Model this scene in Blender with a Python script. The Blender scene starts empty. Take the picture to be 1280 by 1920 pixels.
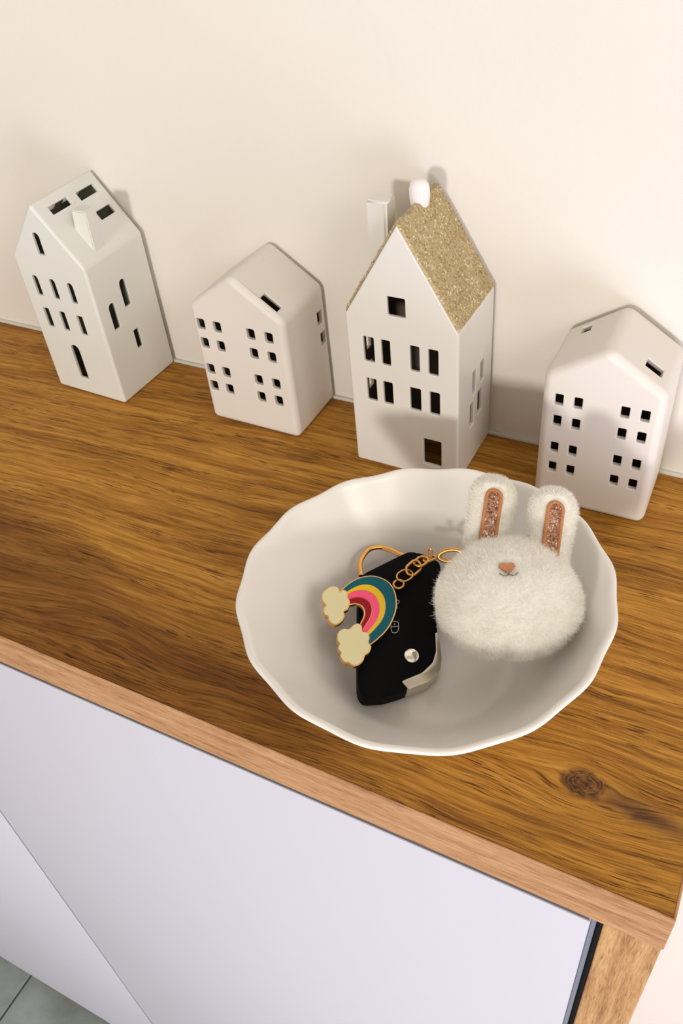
import bpy, bmesh, math, random
import numpy as np
from mathutils import Vector, Matrix, noise as mnoise

random.seed(7)
rng = np.random.default_rng(7)
SC = bpy.context.scene
COL = SC.collection
ZT = 0.95                       # height of the worktop above the tiles

# ------------------------------------------------------------------ camera
R = ((0.8878326120642112, 0.4524055985777936, -0.08415715852325406),
     (0.2538159515571955, -0.6339947242632262, -0.7304985642296022),
     (-0.3838368347232392, 0.6272000191181941, -0.6777089495703748))
cd = bpy.data.cameras.new('camera')
cam = bpy.data.objects.new('camera', cd)
COL.objects.link(cam)
cd.sensor_fit = 'VERTICAL'
cd.sensor_height = 36.0
cd.lens = 1612.9 / 1920 * 36.0
cd.clip_start = 0.01
M = Matrix(((R[0][0], -R[1][0], -R[2][0], -0.023288),
            (R[0][1], -R[1][1], -R[2][1], -0.367575),
            (R[0][2], -R[1][2], -R[2][2], 0.3 + ZT),
            (0, 0, 0, 1)))
cam.matrix_world = M
SC.camera = cam

# ------------------------------------------------------------------ light
w = bpy.data.worlds.new('world')
SC.world = w
w.use_nodes = True
bg = w.node_tree.nodes['Background']
bg.inputs['Color'].default_value = (1.0, 0.93, 0.83, 1)
bg.inputs['Strength'].default_value = 0.65

def area(name, loc, target, size, size_y, energy, color):
    l = bpy.data.lights.new(name, 'AREA')
    l.shape = 'RECTANGLE'
    l.size = size
    l.size_y = size_y
    l.energy = energy
    l.color = color
    o = bpy.data.objects.new(name, l)
    COL.objects.link(o)
    o.location = loc
    d = Vector(target) - Vector(loc)
    o.rotation_euler = d.to_track_quat('-Z', 'Y').to_euler()
    return o

# light from an unseen source reaching the console almost level from the far end of the room
area('level_front_light', (-0.12, -3.2, ZT + 0.54), (-0.15, 0, ZT + 0.03), 0.30, 0.28, 41, (1.0, 0.955, 0.90))
# cool daylight from a low glazed door on the right
area('door_light', (0.95, -1.3, 0.40), (0.0, 0, 0.40), 0.9, 0.7, 16, (0.76, 0.77, 1.0))
# soft light from the right of the room, above the worktop
area('room_light', (1.35, -0.95, ZT + 1.05), (-0.15, -0.1, ZT), 0.70, 0.70, 10, (1.0, 0.95, 0.87))

SC.view_settings.view_transform = 'Standard'
SC.view_settings.look = 'None'
SC.view_settings.exposure = 0.0
SC.view_settings.gamma = 1.0
SC.view_settings.use_curve_mapping = False

# ------------------------------------------------------------------ node helpers
class NT:
    def __init__(s, name):
        s.mat = bpy.data.materials.new(name)
        s.mat.use_nodes = True
        s.t = s.mat.node_tree
        s.p = s.t.nodes['Principled BSDF']
        s.out = s.t.nodes['Material Output']
    def node(s, ty, **kw):
        n = s.t.nodes.new(ty)
        for k, v in kw.items():
            setattr(n, k, v)
        return n
    def put(s, sock, v):
        if isinstance(v, bpy.types.NodeSocket):
            s.t.links.new(v, sock)
        elif isinstance(v, (tuple, list)) and len(v) == 3 and sock.type == 'RGBA':
            sock.default_value = (*v, 1)
        else:
            sock.default_value = v
    def m(s, op, a, b=0.0, c=0.0):
        n = s.node('ShaderNodeMath', operation=op)
        s.put(n.inputs[0], a); s.put(n.inputs[1], b); s.put(n.inputs[2], c)
        return n.outputs[0]
    def coord(s):
        tc = s.node('ShaderNodeTexCoord')
        sp = s.node('ShaderNodeSeparateXYZ')
        s.t.links.new(tc.outputs['Object'], sp.inputs[0])
        return tc.outputs['Object'], sp.outputs[0], sp.outputs[1], sp.outputs[2]
    def xyz(s, x, y, z=0.0):
        n = s.node('ShaderNodeCombineXYZ')
        s.put(n.inputs[0], x); s.put(n.inputs[1], y); s.put(n.inputs[2], z)
        return n.outputs[0]
    def noise(s, vec, scale=1.0, detail=2.0, rough=0.5, dist=0.0):
        n = s.node('ShaderNodeTexNoise')
        s.put(n.inputs['Vector'], vec)
        n.inputs['Scale'].default_value = scale
        n.inputs['Detail'].default_value = detail
        n.inputs['Roughness'].default_value = rough
        n.inputs['Distortion'].default_value = dist
        return n.outputs['Fac']
    def vor(s, vec, scale, out='Color', **kw):
        n = s.node('ShaderNodeTexVoronoi', **kw)
        s.put(n.inputs['Vector'], vec)
        n.inputs['Scale'].default_value = scale
        return n.outputs[out]
    def ramp(s, f, stops):
        n = s.node('ShaderNodeValToRGB')
        s.put(n.inputs[0], f)
        e = n.color_ramp.elements
        while len(e) < len(stops):
            e.new(0.5)
        for el, (p, c) in zip(e, stops):
            el.position = p
            el.color = (*c, 1) if isinstance(c, (tuple, list)) else (c, c, c, 1)
        return n.outputs[0]
    def mix(s, f, a, b, mode='MIX'):
        n = s.node('ShaderNodeMix', data_type='RGBA', blend_type=mode)
        s.put(n.inputs[0], f); s.put(n.inputs[6], a); s.put(n.inputs[7], b)
        return n.outputs[2]
    def bump(s, h, strength=0.3, dist=0.001):
        n = s.node('ShaderNodeBump')
        n.inputs['Strength'].default_value = strength
        n.inputs['Distance'].default_value = dist
        s.put(n.inputs['Height'], h)
        s.t.links.new(n.outputs[0], s.p.inputs['Normal'])
    def base(s, c, rough=0.5, metal=0.0, **kw):
        s.put(s.p.inputs['Base Color'], c)
        s.put(s.p.inputs['Roughness'], rough)
        s.put(s.p.inputs['Metallic'], metal)
        for k, v in kw.items():
            s.put(s.p.inputs[k.replace('_', ' ')], v)
        return s.mat

def plain(name, c, rough=0.5, metal=0.0, grain=0.0, gs=900, **kw):
    n = NT(name)
    if grain:
        o, x, y, z = n.coord()
        f = n.noise(o, gs, 2)
        col = n.mix(n.m('MULTIPLY', f, 1.0), tuple(v * (1 - grain) for v in c), tuple(min(1, v * (1 + grain)) for v in c))
        n.bump(f, 0.12, 0.0004)
        return n.base(col, rough, metal, **kw)
    return n.base(c, rough, metal, **kw)

def wood_top():
    n = NT('oak_laminate_top')
    o, x, y, z = n.coord()
    XK, YK = -0.0405, -0.1888
    warp = n.noise(n.xyz(n.m('MULTIPLY', x, 5), n.m('MULTIPLY', y, 14)), 1, 2)
    warp2 = n.noise(n.xyz(n.m('MULTIPLY', x, 30), n.m('MULTIPLY', y, 60)), 1, 2)
    dx = n.m('SUBTRACT', x, XK); dy = n.m('SUBTRACT', y, YK)
    d2 = n.m('ADD', n.m('POWER', n.m('ABSOLUTE', n.m('DIVIDE', dx, 0.024)), 2), n.m('POWER', n.m('ABSOLUTE', n.m('DIVIDE', dy, 0.012)), 2))
    e = n.m('EXPONENT', n.m('MULTIPLY', d2, -1))
    g = n.m('MULTIPLY', dy, n.m('SUBTRACT', 1, n.m('MULTIPLY', e, 0.78)))
    # grain leans a little and arches at the left (cathedral figure)
    cx = n.m('ADD', x, 0.27); cy = n.m('ADD', y, 0.195)
    cat = n.m('EXPONENT', n.m('MULTIPLY', n.m('ADD', n.m('POWER', n.m('ABSOLUTE', n.m('DIVIDE', cx, 0.055)), 2), n.m('POWER', n.m('ABSOLUTE', n.m('DIVIDE', cy, 0.018)), 2)), -1))
    g = n.m('ADD', g, n.m('MULTIPLY', cat, -0.010))
    g = n.m('ADD', g, n.m('MULTIPLY', n.m('SUBTRACT', warp, 0.5), 0.022))
    g = n.m('ADD', g, n.m('MULTIPLY', n.m('SUBTRACT', warp2, 0.5), 0.0035))
    g = n.m('ADD', g, n.m('MULTIPLY', x, -0.05))
    broad = n.noise(n.xyz(n.m('MULTIPLY', x, 7), n.m('MULTIPLY', g, 75)), 1, 3, 0.6)
    mid = n.noise(n.xyz(n.m('MULTIPLY', x, 16), n.m('MULTIPLY', g, 420)), 1, 3, 0.6)
    fine = n.noise(n.xyz(n.m('MULTIPLY', x, 45), n.m('MULTIPLY', g, 1900)), 1, 3, 0.65)
    f = n.m('ADD', n.m('MULTIPLY', broad, 0.36), n.m('ADD', n.m('MULTIPLY', mid, 0.33), n.m('MULTIPLY', fine, 0.40)))
    col = n.ramp(f, [(0.40, (0.115, 0.042, 0.007)), (0.48, (0.275, 0.112, 0.015)), (0.55, (0.43, 0.192, 0.027)), (0.66, (0.63, 0.32, 0.060))])
    # pores: thin dark dashes
    por = n.noise(n.xyz(n.m('MULTIPLY', x, 85), n.m('MULTIPLY', g, 1700), 3.1), 1, 1, 0.4)
    pm = n.ramp(por, [(0.58, 0.0), (0.66, 1.0)])
    pz = n.ramp(n.noise(n.xyz(n.m('MULTIPLY', x, 12), n.m('MULTIPLY', g, 120), 8), 1, 2), [(0.42, 0.15), (0.6, 1.0)])
    col = n.mix(n.m('MULTIPLY', n.m('MULTIPLY', pm, pz), 0.85), col, (0.05, 0.018, 0.004))
    # dark wood print plus painted-in shade at the front left
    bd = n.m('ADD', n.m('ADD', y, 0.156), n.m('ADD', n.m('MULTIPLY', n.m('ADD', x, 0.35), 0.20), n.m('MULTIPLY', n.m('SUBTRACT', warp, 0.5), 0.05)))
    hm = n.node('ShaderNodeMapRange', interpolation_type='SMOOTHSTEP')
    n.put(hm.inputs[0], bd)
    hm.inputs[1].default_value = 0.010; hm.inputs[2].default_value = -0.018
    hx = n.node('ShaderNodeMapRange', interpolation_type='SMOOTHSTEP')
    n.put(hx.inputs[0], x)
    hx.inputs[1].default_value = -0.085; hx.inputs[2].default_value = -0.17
    heart = n.m('MULTIPLY', hm.outputs[0], hx.outputs[0])  # mask of the dark print and painted shade
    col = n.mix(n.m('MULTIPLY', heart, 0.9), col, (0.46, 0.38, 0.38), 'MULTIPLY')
    # knot with growth rings and a dark tail
    rk = n.m('SQRT', n.m('ADD', n.m('POWER', n.m('ABSOLUTE', n.m('DIVIDE', dx, 1.35)), 2), n.m('POWER', n.m('ABSOLUTE', dy), 2)))
    kn = n.noise(o, 260, 3)
    rings = n.m('ADD', n.m('MULTIPLY', n.m('SINE', n.m('ADD', n.m('MULTIPLY', rk, 5200), n.m('MULTIPLY', kn, 24))), 0.5), 0.5)
    kc = n.ramp(rings, [(0.0, (0.045, 0.018, 0.007)), (0.5, (0.085, 0.036, 0.014)), (1.0, (0.20, 0.088, 0.030))])
    km = n.node('ShaderNodeMapRange', interpolation_type='SMOOTHSTEP')
    n.put(km.inputs[0], n.m('ADD', rk, n.m('MULTIPLY', n.m('SUBTRACT', kn, 0.5), 0.004)))
    km.inputs[1].default_value = 0.0075; km.inputs[2].default_value = 0.0045
    col = n.mix(n.m('MULTIPLY', n.m('MULTIPLY', km.outputs[0], n.ramp(n.noise(o, 420, 3), [(0.35, 0.55), (0.6, 1.0)])), 0.95), col, kc)
    tx = n.m('SUBTRACT', dx, 0.022); ty = n.m('ADD', n.m('ADD', dy, 0.0035), n.m('MULTIPLY', tx, 0.10))
    te = n.m('EXPONENT', n.m('MULTIPLY', n.m('ADD', n.m('POWER', n.m('ABSOLUTE', n.m('DIVIDE', tx, 0.020)), 2), n.m('POWER', n.m('ABSOLUTE', n.m('DIVIDE', ty, 0.0042)), 2)), -1))
    tm = n.m('MULTIPLY', te, n.ramp(n.m('ADD', n.m('MULTIPLY', mid, 0.6), n.m('MULTIPLY', kn, 0.4)), [(0.35, 1.0), (0.65, 0.75)]))
    col = n.mix(tm, col, (0.085, 0.036, 0.018))
    n.bump(n.m('SUBTRACT', n.m('MULTIPLY', fine, 0.5), n.m('MULTIPLY', pm, 0.6)), 0.35, 0.00025)
    return n.base(col, 0.55, Specular_IOR_Level=0.18)

def wood_edge(name, vertical=False):
    n = NT(name)
    o, x, y, z = n.coord()
    a, b = (z, n.m('ADD', x, y)) if vertical else (n.m('ADD', x, y), z)
    wp = n.noise(n.xyz(n.m('MULTIPLY', a, 14), n.m('MULTIPLY', b, 60)), 1, 2)
    b = n.m('ADD', b, n.m('MULTIPLY', wp, 0.004))
    br = n.noise(n.xyz(n.m('MULTIPLY', a, 18), n.m('MULTIPLY', b, 240)), 1, 3, 0.6)
    fi = n.noise(n.xyz(n.m('MULTIPLY', a, 130), n.m('MULTIPLY', b, 1500)), 1, 3, 0.6)
    f = n.m('ADD', n.m('MULTIPLY', br, 0.55), n.m('MULTIPLY', fi, 0.45))
    if vertical:
        st = [(0.36, (0.30, 0.14, 0.05)), (0.50, (0.50, 0.27, 0.105)), (0.64, (0.62, 0.37, 0.17))]
    else:
        st = [(0.36, (0.27, 0.12, 0.048)), (0.48, (0.455, 0.232, 0.104)), (0.64, (0.60, 0.345, 0.178))]
    col = n.ramp(f, st)
    po = n.ramp(n.noise(n.xyz(n.m('MULTIPLY', a, 90), n.m('MULTIPLY', b, 1300), 5), 1, 1), [(0.63, 0.0), (0.70, 0.7)])
    col = n.mix(po, col, (0.26, 0.11, 0.045))
    n.bump(fi, 0.15, 0.0002)
    return n.base(col, 0.5, Specular_IOR_Level=0.35)

def wall_paint():
    n = NT('warm_white_wall_paint')
    o, x, y, z = n.coord()
    blot = n.noise(o, 6, 3)
    col = n.mix(n.ramp(blot, [(0.35, 0.0), (0.7, 1.0)]), (0.77, 0.725, 0.665), (0.80, 0.755, 0.695))
    # a few faint scuffs on the plaster
    for (sx, sz, a, b) in ((-0.215, 0.262, 0.0055, 0.0028), (-0.176, 0.262, 0.0016, 0.0022), (-0.166, 0.254, 0.0012, 0.0016), (-0.195, 0.243, 0.010, 0.0016)):
        d = n.m('ADD', n.m('POWER', n.m('ABSOLUTE', n.m('DIVIDE', n.m('SUBTRACT', x, sx), a)), 2), n.m('POWER', n.m('ABSOLUTE', n.m('DIVIDE', n.m('SUBTRACT', z, sz + ZT), b)), 2))
        k = n.m('MULTIPLY', n.m('EXPONENT', n.m('MULTIPLY', d, -1)), n.m('MULTIPLY', n.noise(o, 700, 2), 0.35))
        col = n.mix(k, col, (0.50, 0.44, 0.38))
    h = n.m('ADD', n.noise(o, 260, 3), n.m('MULTIPLY', n.noise(o, 25, 2), 2.0))
    n.bump(h, 0.10, 0.0015)
    return n.base(col, 0.75, Specular_IOR_Level=0.25)

def tile_mat():
    n = NT('grey_green_floor_tile')
    o, x, y, z = n.coord()
    f = n.noise(o, 9, 5, 0.6)
    col = n.ramp(f, [(0.3, (0.20, 0.21, 0.18)), (0.5, (0.30, 0.34, 0.32)), (0.7, (0.40, 0.43, 0.42))])
    n.bump(n.noise(o, 120, 3), 0.2, 0.001)
    return n.base(col, 0.55)

def ceramic(name, c, rough=0.42, speck=0.0):
    n = NT(name)
    o, x, y, z = n.coord()
    f = n.noise(o, 45, 3)
    col = n.mix(f, tuple(v * 0.965 for v in c), c)
    if speck:
        sp = n.ramp(n.vor(o, 130, 'Distance'), [(0.035, 1.0), (0.06, 0.0)])
        gate = n.ramp(n.noise(o, 60, 1), [(0.60, 0.0), (0.64, 1.0)])
        col = n.mix(n.m('MULTIPLY', n.m('MULTIPLY', sp, gate), speck), col, (0.30, 0.24, 0.20))
    n.bump(n.m('ADD', n.noise(o, 60, 2), n.m('MULTIPLY', n.noise(o, 1500, 2), 0.05)), 0.08, 0.0015)
    return n.base(col, rough, Specular_IOR_Level=0.5)

def glitter(name, lo, md, hi, scale, metal=0.35, rough=0.35):
    n = NT(name)
    o, x, y, z = n.coord()
    wob = n.noise(o, scale * 0.6, 2)
    v = n.vor(o, scale, 'Color')
    sp = n.node('ShaderNodeSeparateColor'); n.put(sp.inputs[0], v)
    big = n.noise(o, 90, 2)
    f = n.m('ADD', n.m('MULTIPLY', sp.outputs[0], 0.75), n.m('MULTIPLY', big, 0.25))
    col = n.ramp(f, [(0.05, lo), (0.35, md), (0.74, md), (0.98, hi)])
    # each flake faces its own way
    nm = n.node('ShaderNodeNormalMap')
    nm.space = 'TANGENT'
    b = n.node('ShaderNodeBump')
    b.inputs['Strength'].default_value = 0.8
    b.inputs['Distance'].default_value = 0.0004
    n.put(b.inputs['Height'], n.m('ADD', sp.outputs[1], wob))
    n.t.links.new(b.outputs[0], n.p.inputs['Normal'])
    return n.base(col, n.m('ADD', n.m('MULTIPLY', sp.outputs[2], 0.3), rough), metal)

def wool(name, c, tr=0.35):
    n = NT(name)
    n.base(c, 0.95, Specular_IOR_Level=0.1)
    t = n.node('ShaderNodeBsdfTranslucent')
    n.put(t.inputs[0], c)
    mx = n.node('ShaderNodeMixShader')
    mx.inputs[0].default_value = tr
    n.t.links.new(n.p.outputs[0], mx.inputs[1]); n.t.links.new(t.outputs[0], mx.inputs[2])
    n.t.links.new(mx.outputs[0], n.out.inputs[0])
    return n.mat

MT = dict(
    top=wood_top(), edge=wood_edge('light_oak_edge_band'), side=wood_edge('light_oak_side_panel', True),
    door=plain('white_lacquered_door', (0.585, 0.57, 0.63), 0.38), doorgap=plain('dark_carcass', (0.03, 0.03, 0.035), 0.7),
    dooredge=plain('grey_door_edge', (0.20, 0.22, 0.27), 0.4), inside=plain('dark_inside_clay', (0.13, 0.105, 0.075), 0.9), inside_pale=plain('grey_green_inside_clay', (0.24, 0.25, 0.18), 0.9),
    wall=wall_paint(), tile=tile_mat(), grout=plain('grout', (0.20, 0.19, 0.17), 0.9, grain=0.2),
    seal=plain('joint_sealant', (0.66, 0.64, 0.58), 0.6),
    cer1=ceramic('pale_green_white_ceramic', (0.755, 0.755, 0.71), 0.45, 0.4),
    cer2=ceramic('matte_white_ceramic', (0.785, 0.74, 0.69), 0.55, 0.5),
    cer3=ceramic('glazed_white_ceramic', (0.79, 0.765, 0.725), 0.22),
    cerg=ceramic('pearl_glaze', (0.90, 0.84, 0.84), 0.08),
    bowl=ceramic('glossy_white_bowl_glaze', (0.86, 0.825, 0.785), 0.22),
    gold_glit=glitter('gold_glitter_coating', (0.26, 0.18, 0.075), (0.50, 0.385, 0.20), (0.95, 0.86, 0.62), 1150, 0.25, 0.4),
    rose_glit=glitter('rose_gold_glitter_foil', (0.09, 0.04, 0.025), (0.52, 0.29, 0.19), (1.0, 0.95, 0.88), 1250, 0.7, 0.12),
    felt=plain('tan_stitched_thread', (0.50, 0.215, 0.085), 0.85, grain=0.35, gs=2600),
    nose=plain('rust_felt_nose', (0.47, 0.20, 0.085), 0.9, grain=0.25, gs=2200),
    mouth=plain('dark_embroidery', (0.16, 0.12, 0.08), 0.9),
    wool=wool('cream_wool', (0.98, 0.965, 0.92), 0.5), woolcore=wool('cream_wool_core', (0.96, 0.94, 0.88), 0.15),
    black=plain('black_key_plastic', (0.002, 0.002, 0.003), 0.6, Specular_IOR_Level=0.08),
    silver=plain('satin_silver_trim', (0.66, 0.60, 0.50), 0.30, 1.0), chrome=plain('chrome', (0.86, 0.82, 0.74), 0.08, 1.0),
    print=plain('grey_key_print', (0.42, 0.42, 0.42), 0.6),
    gold=plain('gold_plated_metal', (0.78, 0.42, 0.13), 0.24, 1.0), goldrim=plain('gold_enamel_rim', (0.80, 0.46, 0.16), 0.28, 1.0),
    teal=plain('teal_enamel', (0.0, 0.11, 0.15), 0.3, Specular_IOR_Level=0.2), yellow=plain('yellow_enamel', (0.86, 0.55, 0.02), 0.3, Specular_IOR_Level=0.2),
    pink=plain('pink_enamel', (1.0, 0.10, 0.24), 0.3, Specular_IOR_Level=0.2), red=plain('dark_red_enamel', (0.32, 0.003, 0.012), 0.3, Specular_IOR_Level=0.2),
    cream=plain('cream_enamel', (0.80, 0.72, 0.44), 0.3, Specular_IOR_Level=0.2),
)

# ------------------------------------------------------------------ object helpers
def wn(o, ang=38):
    o.data.shade_smooth(); o.data.set_sharp_from_angle(angle=math.radians(ang))
    m = o.modifiers.new('flat_faces', 'WEIGHTED_NORMAL'); m.keep_sharp = True; m.weight = 100

def link(name, me, mat=None, parent=None, loc=None, rot=None, smooth=None):
    if mat is not None:
        for mm in (mat if isinstance(mat, (list, tuple)) else [mat]):
            me.materials.append(mm)
    o = bpy.data.objects.new(name, me)
    COL.objects.link(o)
    if parent: o.parent = parent
    if loc is not None: o.location = loc
    if rot is not None: o.rotation_euler = rot
    if smooth is not None:
        me.shade_smooth()
        me.set_sharp_from_angle(angle=math.radians(smooth))
    return o

def bm_obj(name, bm, mat=None, parent=None, smooth=None, **kw):
    bmesh.ops.recalc_face_normals(bm, faces=bm.faces)
    me = bpy.data.meshes.new(name)
    bm.to_mesh(me); bm.free()
    return link(name, me, mat, parent, smooth=smooth, **kw)

def thing(name, label, cat, loc=(0, 0, 0), rz=0.0, group=None):
    o = bpy.data.objects.new(name, None)
    COL.objects.link(o)
    o.empty_display_size = 0.02
    o.location = loc
    o.rotation_euler = (0, 0, rz)
    o['label'] = label; o['category'] = cat
    if group: o['group'] = group
    return o

def box_bm(x0, x1, y0, y1, z0, z1, bev=0.0, seg=2):
    bm = bmesh.new()
    bmesh.ops.create_cube(bm, size=1)
    for v in bm.verts:
        v.co = Vector((x0 + (v.co.x + .5) * (x1 - x0), y0 + (v.co.y + .5) * (y1 - y0), z0 + (v.co.z + .5) * (z1 - z0)))
    if bev:
        bmesh.ops.bevel(bm, geom=bm.edges[:], offset=bev, segments=seg, affect='EDGES', profile=0.5)
    return bm

def prism_bm(pts, z0, z1, bm=None, axes=None, bev=0.0, seg=2, bevel_top_only=False):
    """outline pts (2D) extruded from z0 to z1; axes maps (a, b, h) to a 3D point"""
    own = bm is None
    if own: bm = bmesh.new()
    f = axes or (lambda a, b, h: (a, b, h))
    lo = [bm.verts.new(f(a, b, z0)) for a, b in pts]
    hi = [bm.verts.new(f(a, b, z1)) for a, b in pts]
    fs = [bm.faces.new(lo[::-1]), bm.faces.new(hi)]
    k = len(pts)
    for i in range(k):
        fs.append(bm.faces.new((lo[i], lo[(i + 1) % k], hi[(i + 1) % k], hi[i])))
    if bev:
        bmesh.ops.recalc_face_normals(bm, faces=bm.faces)
        ed = list(fs[1].edges) if bevel_top_only else bm.edges[:]
        bmesh.ops.bevel(bm, geom=ed, offset=bev, segments=seg, affect='EDGES', profile=0.5, clamp_overlap=True)
    return bm

def smooth_poly(pts, n=6, closed=True):
    """Catmull-Rom resampling of an outline"""
    P = [Vector(p) for p in pts]; out = []; k = len(P)
    rngi = range(k) if closed else range(k - 1)
    for i in rngi:
        if closed: a, b, c, d = P[(i - 1) % k], P[i], P[(i + 1) % k], P[(i + 2) % k]
        else: a, b, c, d = P[max(i - 1, 0)], P[i], P[i + 1], P[min(i + 2, k - 1)]
        for j in range(n):
            t = j / n
            out.append(0.5 * ((2 * b) + (c - a) * t + (2 * a - 5 * b + 4 * c - d) * t * t + (3 * b - a - 3 * c + d) * t ** 3))
    if not closed: out.append(P[-1].copy())
    return out

def tube_bm(path, r, seg=10, closed=False, bm=None, flat=1.0, up=None):
    """round (or flattened) wire along a 3D path"""
    if bm is None: bm = bmesh.new()
    P = [Vector(p) for p in path]; k = len(P); rings = []
    prev = None
    for i in range(k):
        if closed: t = P[(i + 1) % k] - P[i - 1]
        else: t = P[min(i + 1, k - 1)] - P[max(i - 1, 0)]
        t.normalize()
        if up is not None: nrm = Vector(up)
        elif prev is None: nrm = Vector((0, 0, 1)) if abs(t.z) < 0.9 else Vector((1, 0, 0))
        else: nrm = prev
        nrm = (nrm - t * nrm.dot(t)).normalized()
        prev = nrm
        bn = t.cross(nrm)
        ri = r[i] if isinstance(r, (list, tuple)) else r
        rings.append([bm.verts.new(P[i] + (nrm * math.cos(a) * flat + bn * math.sin(a)) * ri) for a in [2 * math.pi * j / seg for j in range(seg)]])
    m = k if closed else k - 1
    for i in range(m):
        A, B = rings[i], rings[(i + 1) % k]
        for j in range(seg):
            bm.faces.new((A[j], A[(j + 1) % seg], B[(j + 1) % seg], B[j]))
    if not closed:
        bm.faces.new(rings[0][::-1]); bm.faces.new(rings[-1])
    return bm

def boolean(o, cutter_bm, op='DIFFERENCE', bevel=0.0):
    """cut, round the new edges, and keep the evaluated mesh"""
    bmesh.ops.recalc_face_normals(cutter_bm, faces=cutter_bm.faces)
    me = bpy.data.meshes.new('cut'); cutter_bm.to_mesh(me); cutter_bm.free()
    c = bpy.data.objects.new('cut', me); COL.objects.link(c)
    c.parent = o.parent; c.location = o.location
    m = o.modifiers.new('b', 'BOOLEAN'); m.object = c; m.operation = op; m.solver = 'EXACT'; m.use_self = True
    if bevel:
        b = o.modifiers.new('r', 'BEVEL'); b.width = bevel; b.segments = 2; b.limit_method = 'ANGLE'
        b.angle_limit = math.radians(55); b.use_clamp_overlap = False
    bpy.context.view_layer.update()
    dg = bpy.context.evaluated_depsgraph_get()
    new = bpy.data.meshes.new_from_object(o.evaluated_get(dg), depsgraph=dg)
    o.modifiers.clear(); o.data = new
    bpy.data.objects.remove(c); bpy.data.meshes.remove(me)
    return o

# ================================================================== SETTING
wl = bm_obj('wall_back', box_bm(-3.0, 2.2, 0.0, 0.10, -0.02, 2.5), MT['wall'])
wl['kind'] = 'structure'
fl = bm_obj('floor', box_bm(-3.0, 2.2, -3.6, 0.0, -0.05, -0.006), MT['grout'])
fl['kind'] = 'structure'
cl = bm_obj('ceiling', box_bm(-3.0, 2.2, -3.6, 0.10, 2.5, 2.58), plain('ceiling_paint', (0.55, 0.52, 0.47), 0.9))
cl['kind'] = 'structure'
TS = 0.45
tile_me = None
for i in range(-5, 6):
    for j in range(0, 8):
        x0 = -0.705 + TS * i; y1 = -0.03 - TS * j
        if x0 < -3 or x0 + TS > 2.2 or y1 - TS < -3.6: continue
        if tile_me is None:
            b = box_bm(0.0015, TS - 0.0015, -TS + 0.0015, -0.0015, -0.008, 0.0, 0.0008, 1)
            bmesh.ops.recalc_face_normals(b, faces=b.faces)
            tile_me = bpy.data.meshes.new('tile'); b.to_mesh(tile_me); b.free(); tile_me.materials.append(MT['tile'])
        t = bpy.data.objects.new('tile', tile_me); COL.objects.link(t); t.parent = fl
        t.location = (x0, y1, 0)
sl = bm_obj('trim_1', box_bm(-1.60, -0.001, -0.0022, 0.0004, ZT - 0.001, ZT + 0.0016, 0.0006), MT['seal'])
sl['kind'] = 'structure'

# ================================================================== CABINET
D, T, X0 = 0.2256, 0.0247, -1.60
cab = thing('shoe_cabinet', 'narrow white-fronted shoe cabinet with oak top standing against the wall', 'cabinet', (0, 0, 0))
def part(name, bm, mat, parent=cab, **kw): return bm_obj(name, bm, mat, parent, **kw)
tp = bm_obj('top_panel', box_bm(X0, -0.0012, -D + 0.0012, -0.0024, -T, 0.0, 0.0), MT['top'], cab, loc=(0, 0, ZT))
part('edge_band', box_bm(X0, 0.0, -D, -D + 0.0012, ZT - T, ZT + 0.00005, 0.0004, 1), MT['edge'])
part('edge_band', box_bm(-0.0012, 0.0, -D + 0.0012, -0.0024, ZT - T, ZT + 0.00005, 0.0004, 1), MT['edge'])
part('side_panel', box_bm(-0.0208, -0.0006, -D + 0.0006, -0.003, 0.0, ZT - T, 0.0004, 1), MT['side'])
part('side_panel', box_bm(X0, X0 + 0.0205, -D + 0.0006, -0.003, 0.0, ZT - T, 0.0004, 1), MT['side'])
part('carcass', box_bm(X0 + 0.0205, -0.0208, -D + 0.020, -0.003, 0.06, ZT - T), MT['doorgap'])
part('plinth', box_bm(X0 + 0.0205, -0.0208, -D + 0.05, -D + 0.066, 0.0, 0.06), MT['doorgap'])
ZB = ZT - 0.9086
bm_obj('door_lipping', box_bm(-0.0252, -0.0232, -D + 0.0022, -D + 0.0185, ZB, ZT - T - 0.0046, 0.0003, 1), MT['dooredge'], cab)
for (a, b) in ((-0.4289, -0.0252), (-0.8375, -0.4313), (-1.2458, -0.8399), (-1.5765, -1.2482)):
    part('door', box_bm(a, b, -D + 0.0006, -D + 0.0185, ZB, ZT - T - 0.0042, 0.0006, 2), [MT['door'], MT['dooredge']], smooth=30)
# grey lipping on vertical door edges; gap shade painted grey on the tops
for o in list(COL.objects):
    if o.name.startswith('door') and o.parent == cab:
        for p in o.data.polygons:
            if abs(p.normal.x) > 0.95 or p.normal.z > 0.95: p.material_index = 1
    

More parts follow.
